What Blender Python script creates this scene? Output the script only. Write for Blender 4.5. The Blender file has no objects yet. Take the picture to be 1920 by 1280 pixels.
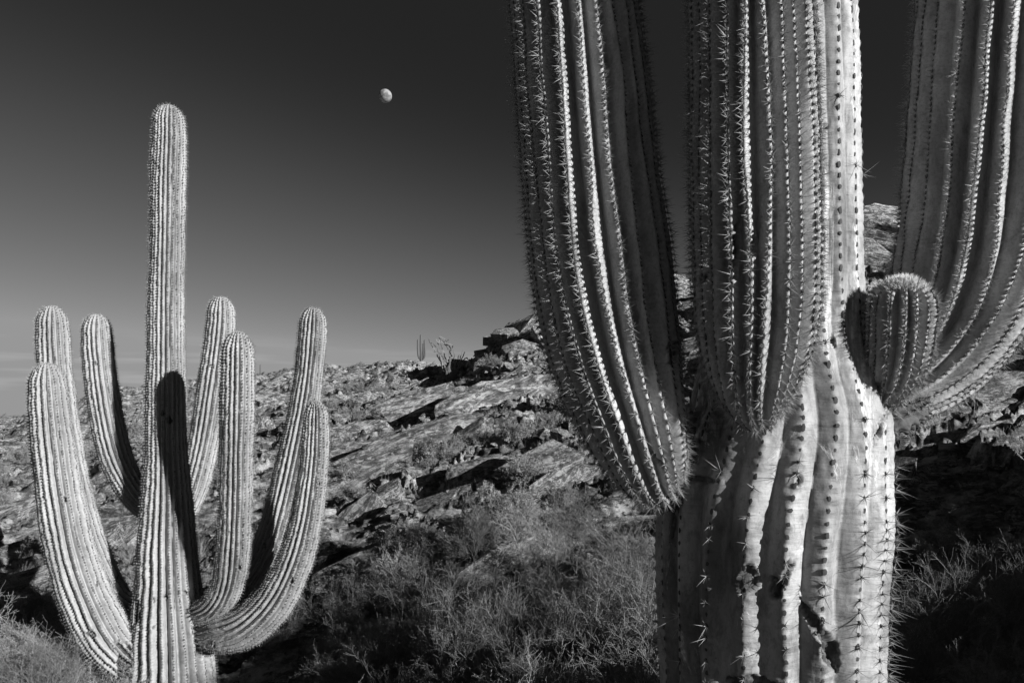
import bpy, bmesh, math, random
import numpy as np
from mathutils import Vector, Matrix, noise as mnoise

# ------------------------------------------------------------------ camera, light, exposure
sc = bpy.context.scene
COL = sc.collection
F = 1280.0            # focal length in photo pixels (24 mm on 36 mm)
HZ = 760.0            # photo row of the horizon
EYE = 1.6
cam_d = bpy.data.cameras.new('camera'); cam = bpy.data.objects.new('camera', cam_d)
COL.objects.link(cam)
cam.location = (0, 0, EYE); cam.rotation_euler = (math.radians(90), 0, 0)
cam_d.sensor_width = 36; cam_d.lens = 24; cam_d.shift_y = (HZ - 640) / 1920
cam_d.clip_start = 0.05; cam_d.clip_end = 6000
sc.camera = cam

SUN_AZ, SUN_EL = math.radians(126), math.radians(16.5)     # azimuth clockwise from the view direction
sund = Vector((math.sin(SUN_AZ) * math.cos(SUN_EL), math.cos(SUN_AZ) * math.cos(SUN_EL), math.sin(SUN_EL)))
sl = bpy.data.lights.new('sun', 'SUN'); sl.energy = 5.0; sl.angle = math.radians(0.5); sl.color = (1, 1, 1)
so = bpy.data.objects.new('sun', sl); COL.objects.link(so); so.location = (30, -20, 30)
so.rotation_euler = sund.to_track_quat('Z', 'Y').to_euler()

w = bpy.data.worlds.new('World'); sc.world = w; w.use_nodes = True
wn = w.node_tree; wn.nodes.clear()
def WN(t, **k):
    n = wn.nodes.new(t)
    for a, b in k.items(): setattr(n, a, b)
    return n
def WL(a, b): wn.links.new(a, b)
sky = WN('ShaderNodeTexSky', sky_type='NISHITA', sun_disc=False)
sky.sun_elevation = SUN_EL; sky.sun_rotation = SUN_AZ; sky.air_density = 1.0; sky.dust_density = 0.6; sky.altitude = 600
sep = WN('ShaderNodeSeparateColor'); WL(sky.outputs[0], sep.inputs[0])        # red-filtered black-and-white sky
mn_ = WN('ShaderNodeMath', operation='MINIMUM'); WL(sep.outputs[0], mn_.inputs[0]); mn_.inputs[1].default_value = 5.6
ml = WN('ShaderNodeMath', operation='MULTIPLY_ADD'); WL(mn_.outputs[0], ml.inputs[0]); ml.inputs[1].default_value = .37; ml.inputs[2].default_value = -.40
mx_ = WN('ShaderNodeMath', operation='SMOOTH_MAX'); WL(ml.outputs[0], mx_.inputs[0]); mx_.inputs[1].default_value = .09; mx_.inputs[2].default_value = .2; ml = mx_
# thin streak of cirrus low over the ridge
tc = WN('ShaderNodeTexCoord'); sx = WN('ShaderNodeSeparateXYZ'); WL(tc.outputs['Generated'], sx.inputs[0])
mp = WN('ShaderNodeMapping'); WL(tc.outputs['Generated'], mp.inputs[0]); mp.inputs['Scale'].default_value = (2.2, 2.2, 38)
nz = WN('ShaderNodeTexNoise'); WL(mp.outputs[0], nz.inputs[0]); nz.inputs['Scale'].default_value = 2.0; nz.inputs['Detail'].default_value = 5
rp = WN('ShaderNodeValToRGB'); WL(nz.outputs[0], rp.inputs[0])
rp.color_ramp.elements[0].position = 0.5; rp.color_ramp.elements[1].position = 0.8
bd = WN('ShaderNodeValToRGB'); WL(sx.outputs[2], bd.inputs[0])
e = bd.color_ramp.elements; e[0].position = 0.0; e[0].color = (1, 1, 1, 1); e[1].position = 0.1; e[1].color = (0, 0, 0, 1)
e2 = e.new(0.06); e2.color = (1, 1, 1, 1)
cm = WN('ShaderNodeMath', operation='MULTIPLY'); WL(rp.outputs[0], cm.inputs[0]); WL(bd.outputs[0], cm.inputs[1])
cs = WN('ShaderNodeMath', operation='MULTIPLY_ADD'); WL(cm.outputs[0], cs.inputs[0]); cs.inputs[1].default_value = 0.9; WL(ml.outputs[0], cs.inputs[2])
bg = WN('ShaderNodeBackground'); WL(cs.outputs[0], bg.inputs[0]); bg.inputs[1].default_value = 0.1
wo = WN('ShaderNodeOutputWorld'); WL(bg.outputs[0], wo.inputs[0])
vs = sc.view_settings; vs.view_transform = 'Standard'; vs.look = 'None'; vs.exposure = 0.9; vs.gamma = 1
vs.use_curve_mapping = False

# ------------------------------------------------------------------ helpers
rng = np.random.default_rng(7)
def P(px, py, D): return np.array(((px - 960) / F * D, D, EYE + (HZ - py) / F * D))

def hash2(ix, iy, s=0):
    n = (ix.astype(np.int64) * 374761393 + iy.astype(np.int64) * 668265263 + s * 1442695041) & 0x7fffffff
    n = ((n ^ (n >> 13)) * 1274126177) & 0x7fffffff
    n = (n ^ (n >> 16)) & 0xffff
    return n / 65535.0
def vnoise(x, y, s=0):
    ix = np.floor(x); iy = np.floor(y); fx = x - ix; fy = y - iy
    fx = fx * fx * (3 - 2 * fx); fy = fy * fy * (3 - 2 * fy)
    a = hash2(ix, iy, s); b = hash2(ix + 1, iy, s); c = hash2(ix, iy + 1, s); d = hash2(ix + 1, iy + 1, s)
    return (a * (1 - fx) + b * fx) * (1 - fy) + (c * (1 - fx) + d * fx) * fy * 1.0
def fbm(x, y, o=5, s=0):
    t = 0; a = 1; m = 0
    for i in range(o):
        t = t + a * (vnoise(x, y, s + i * 17) - .5); m += a; a *= .5; x = x * 2.03 + 11; y = y * 2.03 + 5
    return t / m * 2

def mesh_np(name, V, Fq, mats, parent=None, smooth=False, matidx=None, sizes=None):
    """V (n,3); Fq (m,k) face index array, or (flat indices, sizes)"""
    me = bpy.data.meshes.new(name)
    V = np.ascontiguousarray(V, dtype=np.float32)
    if sizes is None:
        k = Fq.shape[1]; nf = len(Fq); flat = Fq.reshape(-1); starts = np.arange(nf) * k; tot = np.full(nf, k)
    else:
        flat = Fq; tot = sizes; starts = np.concatenate(([0], np.cumsum(tot)[:-1])); nf = len(tot)
    me.vertices.add(len(V)); me.vertices.foreach_set('co', V.reshape(-1))
    me.loops.add(len(flat)); me.loops.foreach_set('vertex_index', flat.astype(np.int32))
    me.polygons.add(nf); me.polygons.foreach_set('loop_start', starts.astype(np.int32))
    me.polygons.foreach_set('loop_total', tot.astype(np.int32))
    me.polygons.foreach_set('use_smooth', np.full(nf, smooth))
    if matidx is not None: me.polygons.foreach_set('material_index', matidx.astype(np.int32))
    me.update(calc_edges=True)
    for m in (mats if isinstance(mats, (list, tuple)) else [mats]): me.materials.append(m)
    o = bpy.data.objects.new(name, me); COL.objects.link(o)
    if parent is not None: o.parent = parent
    return o
def tag(o, label=None, cat=None, group=None, kind=None):
    if label: o['label'] = label
    if cat: o['category'] = cat
    if group: o['group'] = group
    if kind: o['kind'] = kind
    return o
def empty(name, loc):
    o = bpy.data.objects.new(name, None); COL.objects.link(o); o.location = loc; o.empty_display_size = .1
    return o
def copy_tree(o, parent=None):
    c = o.copy(); COL.objects.link(c); c.parent = parent
    for ch in list(o.children): copy_tree(ch, c)
    return c

# ------------------------------------------------------------------ materials (all neutral: a black-and-white place)
def mat(name):
    m = bpy.data.materials.new(name); m.use_nodes = True
    nt = m.node_tree; nt.nodes.clear()
    out = nt.nodes.new('ShaderNodeOutputMaterial'); b = nt.nodes.new('ShaderNodeBsdfPrincipled')
    nt.links.new(b.outputs[0], out.inputs[0]); b.inputs['Roughness'].default_value = .8
    return m, nt, b
def nd(nt, t, ins=None, **k):
    n = nt.nodes.new(t)
    for a, v in k.items(): setattr(n, a, v)
    if ins:
        for a, v in ins.items():
            if hasattr(v, 'is_output') or isinstance(v, bpy.types.NodeSocket): nt.links.new(v, n.inputs[a])
            else: n.inputs[a].default_value = v
    return n
def ramp(nt, src, stops):
    n = nt.nodes.new('ShaderNodeValToRGB'); nt.links.new(src, n.inputs[0]); el = n.color_ramp.elements
    while len(el) < len(stops): el.new(.5)
    for i, (p, v) in enumerate(stops): el[i].position = p; el[i].color = (v, v, v, 1)
    return n.outputs[0]
def coords(nt, scale=(1, 1, 1), rot=(0, 0, 0)):
    t = nd(nt, 'ShaderNodeTexCoord')
    m = nd(nt, 'ShaderNodeMapping', {'Vector': t.outputs['Object'], 'Scale': scale, 'Rotation': rot})
    return m.outputs[0]
def mixc(nt, fac, a, b, mode='MIX'):
    n = nt.nodes.new('ShaderNodeMixRGB'); n.blend_type = mode
    for i, v in zip((0, 1, 2), (fac, a, b)):
        if isinstance(v, bpy.types.NodeSocket): nt.links.new(v, n.inputs[i])
        elif i == 0: n.inputs[0].default_value = v
        else: n.inputs[i].default_value = (v, v, v, 1)
    return n.outputs[0]
def bump(nt, b, h, strength, dist, prev=None):
    n = nd(nt, 'ShaderNodeBump', {'Height': h, 'Strength': strength, 'Distance': dist})
    if prev is not None: nt.links.new(prev, n.inputs['Normal'])
    nt.links.new(n.outputs[0], b.inputs['Normal'])
    return n.outputs[0]

def scar_mix(nt, c):
    at = nd(nt, 'ShaderNodeAttribute', attribute_name='scar')
    n = nd(nt, 'ShaderNodeTexNoise', {'Vector': coords(nt, (1, 1, .4)), 'Scale': 70, 'Detail': 6, 'Roughness': .7})
    return mixc(nt, at.outputs['Fac'], c, ramp(nt, n.outputs[0], [(.35, .012), (.55, .05), (.7, .16)]))
def skin_mat(name, base, lo, near):
    m, nt, b = mat(name)
    sc1 = 9 if near else 3
    n1 = nd(nt, 'ShaderNodeTexNoise', {'Vector': coords(nt, (1, 1, .35)), 'Scale': sc1, 'Detail': 8, 'Roughness': .65})
    c = ramp(nt, n1.outputs[0], [(.30, lo), (.52, base), (.75, base * 1.18)])
    n2 = nd(nt, 'ShaderNodeTexNoise', {'Vector': coords(nt), 'Scale': 130 if near else 40, 'Detail': 6, 'Roughness': .7})
    c = mixc(nt, .55, c, ramp(nt, n2.outputs[0], [(.32, .4), (.5, .95), (.8, 1.0)]), 'MULTIPLY')
    if near:
        n7 = nd(nt, 'ShaderNodeTexNoise', {'Vector': coords(nt, (1, 1, .5)), 'Scale': 34, 'Detail': 8, 'Roughness': .75})
        c = mixc(nt, .6, c, ramp(nt, n7.outputs[0], [(.36, .45), (.5, .92), (.62, 1.0)]), 'MULTIPLY')
    if near:   # small dark specks on the hide
        v = nd(nt, 'ShaderNodeTexVoronoi', {'Vector': coords(nt), 'Scale': 55, 'Randomness': 1})
        c = mixc(nt, .5, c, ramp(nt, v.outputs['Distance'], [(.03, .25), (.08, 1), (1, 1)]), 'MULTIPLY')
    c = scar_mix(nt, c)
    nt.links.new(c, b.inputs['Base Color'])
    b.inputs['Roughness'].default_value = .55; b.inputs['Specular IOR Level'].default_value = .35
    p = bump(nt, b, n2.outputs[0], .5, .002 if near else .004)
    n3 = nd(nt, 'ShaderNodeTexNoise', {'Vector': coords(nt, (.6, .6, 3.2)), 'Scale': 14, 'Detail': 4})
    bump(nt, b, n3.outputs[0], .45, .01, p)
    return m
M = {}
M['skin_near'] = skin_mat('saguaro_skin_near', .34, .19, True)
M['skin_far'] = skin_mat('saguaro_skin', .27, .17, False)
M['skin_dim'] = skin_mat('shadow_side_saguaro_skin', .07, .05, False)  # far saguaros: their shadow side put into a darker skin colour

def trunk_mat():
    m, nt, b = mat('old_trunk_skin')
    co = coords(nt)
    n1 = nd(nt, 'ShaderNodeTexNoise', {'Vector': coords(nt, (1, 1, .3)), 'Scale': 7, 'Detail': 8, 'Roughness': .6})
    c = ramp(nt, n1.outputs[0], [(.36, .08), (.45, .18), (.55, .28), (.66, .36)])
    # pale corky crusts
    n2 = nd(nt, 'ShaderNodeTexNoise', {'Vector': coords(nt, (1, 1, .28)), 'Scale': 5.5, 'Detail': 12, 'Roughness': .72, 'Distortion': .8})
    ma = ramp(nt, n2.outputs[0], [(.57, 0), (.62, 1), (.66, .2)])
    n4 = nd(nt, 'ShaderNodeTexNoise', {'Vector': co, 'Scale': 60, 'Detail': 6})
    c = mixc(nt, ma, c, ramp(nt, n4.outputs[0], [(.4, .32), (.6, .62)]))
    n6 = nd(nt, 'ShaderNodeTexNoise', {'Vector': coords(nt, (1, 1, .5)), 'Scale': 32, 'Detail': 8, 'Roughness': .75, 'Distortion': .4})
    c = mixc(nt, .75, c, ramp(nt, n6.outputs[0], [(.36, .35), (.5, .9), (.62, 1.0)]), 'MULTIPLY')
    v = nd(nt, 'ShaderNodeTexVoronoi', {'Vector': co, 'Scale': 38, 'Randomness': 1})
    c = mixc(nt, .7, c, ramp(nt, v.outputs['Distance'], [(.04, .2), (.09, 1), (1, 1)]), 'MULTIPLY')
    n5 = nd(nt, 'ShaderNodeTexNoise', {'Vector': co, 'Scale': 160, 'Detail': 5, 'Roughness': .7})
    c = mixc(nt, .5, c, ramp(nt, n5.outputs[0], [(.3, .6), (.5, 1), (1, 1)]), 'MULTIPLY')
    c = scar_mix(nt, c)
    nt.links.new(c, b.inputs['Base Color']); b.inputs['Roughness'].default_value = .6
    p = bump(nt, b, n5.outputs[0], .4, .0015)
    p = bump(nt, b, ma, .5, .002, p)
    n3 = nd(nt, 'ShaderNodeTexNoise', {'Vector': coords(nt, (.5, .5, 3.0)), 'Scale': 12, 'Detail': 4})
    bump(nt, b, n3.outputs[0], .6, .012, p)
    return m
M['trunk'] = trunk_mat()
def flat_mat(name, v, rough=.7, var=.4, scale=30):
    m, nt, b = mat(name)
    n = nd(nt, 'ShaderNodeTexNoise', {'Vector': coords(nt), 'Scale': scale, 'Detail': 3})
    nt.links.new(ramp(nt, n.outputs[0], [(.3, v * (1 - var)), (.7, v * (1 + var))]), b.inputs['Base Color'])
    b.inputs['Roughness'].default_value = rough
    return m
M['spine'] = flat_mat('spine', .22, .5, .3)
M['spine_pale'] = flat_mat('pale_spine', .55, .5, .1)
M['areole'] = flat_mat('areole', .035, .9, .4)
M['areole_far'] = flat_mat('areole_felt', .09, .9, .4)
M['scar'] = flat_mat('scar_bark', .05, .9, .7, 60)
M['scar_rim'] = flat_mat('scar_rim', .2, .8, .4, 60)

def rock_mat():
    m, nt, b = mat('foliated_rock')
    st = coords(nt, (.5, 1.2, 5.5))
    n1 = nd(nt, 'ShaderNodeTexNoise', {'Vector': st, 'Scale': 3.6, 'Detail': 13, 'Roughness': .8, 'Distortion': .5})
    c = ramp(nt, n1.outputs[0], [(.37, .02), (.45, .10), (.51, .25), (.57, .72), (.62, .28)])
    n2 = nd(nt, 'ShaderNodeTexNoise', {'Vector': coords(nt), 'Scale': 8, 'Detail': 12, 'Roughness': .8})
    c = mixc(nt, ramp(nt, n2.outputs[0], [(.54, 0), (.59, 1)]), c, .62)     # lichen
    c = mixc(nt, .85, c, ramp(nt, n2.outputs[0], [(.38, .12), (.48, 1), (1, 1)]), 'MULTIPLY')
    nw = nd(nt, 'ShaderNodeTexNoise', {'Vector': coords(nt), 'Scale': 2.5, 'Detail': 6, 'Roughness': .7})
    dst = nd(nt, 'ShaderNodeVectorMath', {0: coords(nt, (1.0, 2.2, 6)), 1: nw.outputs['Color']}, operation='ADD').outputs[0]
    vc = nd(nt, 'ShaderNodeTexVoronoi', {'Vector': dst, 'Scale': 1.7, 'Randomness': 1}, feature='DISTANCE_TO_EDGE')
    crk = ramp(nt, vc.outputs['Distance'], [(.0, .05), (.028, 1), (1, 1)])
    c = mixc(nt, .85, c, crk, 'MULTIPLY')
    oi = nd(nt, 'ShaderNodeObjectInfo')
    c = mixc(nt, 1, c, ramp(nt, oi.outputs['Random'], [(0, .75), (1, 1.0)]), 'MULTIPLY')
    nt.links.new(c, b.inputs['Base Color']); b.inputs['Roughness'].default_value = .85
    p = bump(nt, b, n1.outputs[0], 1, .2)
    p = bump(nt, b, n2.outputs[0], 1, .09, p)
    bump(nt, b, crk, 1, .08, p)
    return m
M['rock'] = rock_mat()
def ground_mat():
    m, nt, b = mat('stony_ground')
    n1 = nd(nt, 'ShaderNodeTexNoise', {'Vector': coords(nt, (1, 1, 1.5)), 'Scale': 1.3, 'Detail': 14, 'Roughness': .75})
    c = ramp(nt, n1.outputs[0], [(.38, .015), (.45, .10), (.51, .26), (.57, .62)])
    st = coords(nt, (1.2, .8, 6), (0, math.radians(25), 0))
    n2 = nd(nt, 'ShaderNodeTexNoise', {'Vector': st, 'Scale': 1.6, 'Detail': 10, 'Roughness': .7, 'Distortion': .6})
    c = mixc(nt, .75, c, ramp(nt, n2.outputs[0], [(.36, .2), (.5, 1), (.6, 1.0)]), 'MULTIPLY')
    nt.links.new(c, b.inputs['Base Color']); b.inputs['Roughness'].default_value = .95
    v = nd(nt, 'ShaderNodeTexVoronoi', {'Vector': coords(nt), 'Scale': 5, 'Randomness': 1, 'Detail': 2})
    p = bump(nt, b, v.outputs[0], .7, .15)
    p = bump(nt, b, n1.outputs[0], .9, .25, p)
    bump(nt, b, n2.outputs[0], 1, .3, p)
    return m
M['ground'] = ground_mat()
M['twig'] = flat_mat('twig', .25, .8, .35, 4)
M['twig_pale'] = flat_mat('twig_pale', .46, .8, .3, 4)
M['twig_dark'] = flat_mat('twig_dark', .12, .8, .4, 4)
M['leaf'] = flat_mat('shrub_leaf', .16, .7, .5, 3)
M['leaf_dark'] = flat_mat('creosote_leaf', .06, .7, .4, 3)
M['wand'] = flat_mat('ocotillo_bark', .11, .8, .4, 2)
M['grass'] = flat_mat('dry_grass', .26, .8, .4, 2)

# ------------------------------------------------------------------ terrain
Dk = np.array([0.5, 2, 4, 6, 9, 13, 18, 26, 36, 48, 62, 78, 96, 130, 300])
cols = {   # photo column -> ground height relative to the eye at the distances Dk
    -2400: [-1.6, -1.8, -2.4, -3.0, -3.6, -4.2, -4.8, -5.5, -6.2, -7, -8, -9, -10, -12, -30],
    -600: [-1.6, -1.8, -2.8, -3.20, -3.30, -4.0, -4.2, -4.5, -4.6, -4.8, -4.8, -5.5, -7, -12, -30],
    0:    [-1.6, -2.3, -2.90, -3.25, -3.40, -3.4, -3.3, -3.4, -3.2, -2.6, -1.5, -3.0, -6, -12, -30],
    230:  [-1.6, -2.3, -3.05, -3.55, -3.65, -3.2, -2.8, -2.4, -1.8, -1.0, 0.4, 1.8, 0.5, -6, -30],
    450:  [-1.6, -2.3, -3.05, -3.55, -3.60, -2.9, -2.3, -1.7, -0.9, 0.2, 1.5, 3.2, 3.9, -2, -30],
    620:  [-1.6, -2.3, -3.05, -3.55, -3.5, -2.4, -1.8, -0.9, 0.0, 1.1, 2.3, 3.9, 5.2, 1, -30],
    780:  [-1.6, -1.8, -2.7, -3.2, -3.0, -2.1, -1.5, -0.6, 0.4, 1.7, 3.1, 4.4, 5.7, 3, -30],
    850:  [-1.6, -1.8, -2.6, -3.0, -2.75, -1.9, -1.3, -0.4, 0.6, 2.0, 3.2, 2.8, 3.0, 2, -30],
    980:  [-1.6, -1.75, -2.5, -2.8, -2.4, -1.6, -0.9, 0.2, 2.2, 5.4, 5.0, 4.0, 3, 2, -30],
    1270: [-1.6, -1.65, -2.1, -2.4, -1.9, -1.1, -0.3, 1.6, 5.0, 8.9, 9, 8, 6, 2, -30],
    1500: [-1.6, -1.65, -2.0, -2.2, -1.7, -0.9, 0.3, 3.0, 7.0, 9.5, 9, 8, 6, 2, -30],
    1640: [-1.6, -1.6, -1.9, -2.0, -1.6, -0.8, 0.7, 3.9, 8.2, 9.5, 9, 8, 6, 2, -30],
    1920: [-1.6, -1.55, -1.8, -1.7, -1.2, -0.3, 1.3, 3.9, 6.2, 8.0, 8, 8, 6, 2, -30],
    2500: [-1.6, -1.5, -1.6, -1.3, -0.5, 1.0, 2.2, 3.6, 5.5, 7, 7, 7, 6, 2, -30],
    3300: [-1.6, -1.5, -1.4, -1.2, -0.4, 0.9, 2.0, 3.0, 4, 5, 5, 5, 4, 2, -30],
}
caz = np.array([math.atan((k - 960) / F) for k in cols]); cz = np.array([cols[k] for k in cols])
# round the back of the camera the slope just rolls on
caz = np.concatenate(([-math.pi, -2.0], caz, [1.35, 1.6, 2.0, math.pi]))
back = np.array([-1.6, -1.6, -1.7, -1.8, -2.2, -2.8, -3.5, -4.5, -5.5, -6, -7, -8, -9, -12, -30.])
cz = np.vstack((back, back, cz, (cz[-1] * .75 + back * .25), (cz[-1] * .25 + back * .75), back, back))
def ground_base(X, Y):
    z = ground_base0(X, Y)
    # unseen rocky spur added right of the view to shade the lower right slope
    t_ = np.clip((Y + 6) / 3, 0, 1) * np.clip((9.2 - Y) / 2.2, 0, 1); t_ = t_ * t_ * (3 - 2 * t_)
    top = EYE + .75 + .05 * np.maximum(Y, 0) + .5 * fbm(X * .4, Y * 1.2, 3, 89); wgt = np.exp(-((X - 10.0) / 1.5) ** 4) * t_
    z = z * (1 - wgt) + np.maximum(z, top) * wgt
    t_ = np.clip((Y + 1.2) / 1.0, 0, 1) * np.clip((5.0 - Y) / 1.5, 0, 1); t_ = t_ * t_ * (3 - 2 * t_)  # second unseen outcrop, added nearer to shade the bottom right bushes
    top = EYE - .02 - .25 * np.maximum(Y - 1.2, 0) + .5 * fbm(X * .5, Y * 1.6, 3, 88); wgt = np.exp(-((X - 6.2) / .9) ** 4) * t_
    return z * (1 - wgt) + np.maximum(z, top) * wgt
def ground_base0(X, Y):
    D = np.hypot(X, Y) * 1.0; az = np.arctan2(X, Y)
    # in front of the camera the table is indexed by depth along Y
    Dy = np.where(np.abs(az) < 1.0, Y, D * math.cos(1.0)); Dy = np.maximum(Dy, .5)
    lD = np.log(Dy); lk = np.log(Dk)
    i = np.clip(np.searchsorted(lk, lD) - 1, 0, len(lk) - 2); t = np.clip((lD - lk[i]) / (lk[i + 1] - lk[i]), 0, 1)
    j = np.clip(np.searchsorted(caz, az) - 1, 0, len(caz) - 2); u = np.clip((az - caz[j]) / (caz[j + 1] - caz[j]), 0, 1)
    u = u * u * (3 - 2 * u)
    return EYE + (cz[j, i] * (1 - t) + cz[j, i + 1] * t) * (1 - u) + (cz[j + 1, i] * (1 - t) + cz[j + 1, i + 1] * t) * u
def ground_z(X, Y):
    X = np.asarray(X, float); Y = np.asarray(Y, float)
    D = np.hypot(X, Y)
    z = ground_base(X, Y)
    a = np.clip((D - 2.5) / 10, 0.02, 1)
    z = z + a * (fbm(X * .22, Y * .22, 5, 3) * .9 * np.clip(D / 40, .25, 1.3))
    # ledges of the dipping beds, broken into blocks
    h = (z - .30 * X + .12 * Y) / .55 + fbm(X * .35, Y * .35, 3, 9) * 1.7
    fr = h - np.floor(h); led = np.where(fr < .86, fr / .86, (1 - fr) / .14)
    z = z + a * (led - .5) * .55 * (.35 + vnoise(X * .3, Y * .3, 21))
    h = (z - .34 * X + .10 * Y) / .19 + fbm(X * .9, Y * .9, 3, 19) * 1.6
    fr = h - np.floor(h); led = np.where(fr < .8, fr / .8, (1 - fr) / .2)
    z = z + a * (led - .5) * .17 * (.2 + 1.2 * vnoise(X * .8, Y * .8, 24))
    z = z + a * fbm(X * 1.3, Y * 1.3, 5, 31) * .16
    return z
azf = np.radians(np.concatenate((np.arange(-180, -44, 2.0), np.arange(-44, 44, .14), np.arange(44, 180.1, 1.5))))
rf = np.exp(np.arange(math.log(.5), math.log(320), .0095))
A_, R_ = np.meshgrid(azf, rf)
TX = np.sin(A_) * R_; TY = np.cos(A_) * R_
TZ = ground_z(TX, TY)
nr, nc = TX.shape
V = np.stack((TX, TY, TZ), -1).reshape(-1, 3)
idx = np.arange(nr * nc).reshape(nr, nc)
Q = np.stack((idx[:-1, :-1], idx[:-1, 1:], idx[1:, 1:], idx[1:, :-1]), -1).reshape(-1, 4)[:, ::-1]
# close the middle, and run out to a far plain
V = np.vstack((V, [[0, 0, 0]])); ci = len(V) - 1
ring = np.stack((np.sin(azf) * 5000, np.cos(azf) * 5000, np.full(nc, -90.)), -1); r0 = len(V); V = np.vstack((V, ring))
tri = np.stack((np.full(nc - 1, ci), idx[0, 1:], idx[0, :-1]), -1)
far = np.stack((idx[-1, :-1], idx[-1, 1:], np.arange(r0 + 1, r0 + nc), np.arange(r0, r0 + nc - 1)), -1)[:, ::-1]
flat = np.concatenate((Q.reshape(-1), far.reshape(-1), tri.reshape(-1)))
sizes = np.concatenate((np.full(len(Q) + len(far), 4), np.full(len(tri), 3)))
g = mesh_np('ground', V, flat, M['ground'], smooth=True, sizes=sizes)
tag(g, kind='structure')

# ------------------------------------------------------------------ saguaro limbs
def catmull(pts, n=24):
    pts = np.asarray(pts, float)
    p = np.vstack((2 * pts[0] - pts[1], pts, 2 * pts[-1] - pts[-2])); out = []
    for i in range(1, len(p) - 2):
        t = np.linspace(0, 1, n, endpoint=False)[:, None]
        a, b, c, d = p[i - 1], p[i], p[i + 1], p[i + 2]
        out.append(.5 * ((2 * b) + (-a + c) * t + (2 * a - 5 * b + 4 * c - d) * t ** 2 + (-a + 3 * b - 3 * c + d) * t ** 3))
    out.append(pts[-1][None]); return np.vstack(out)

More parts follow.
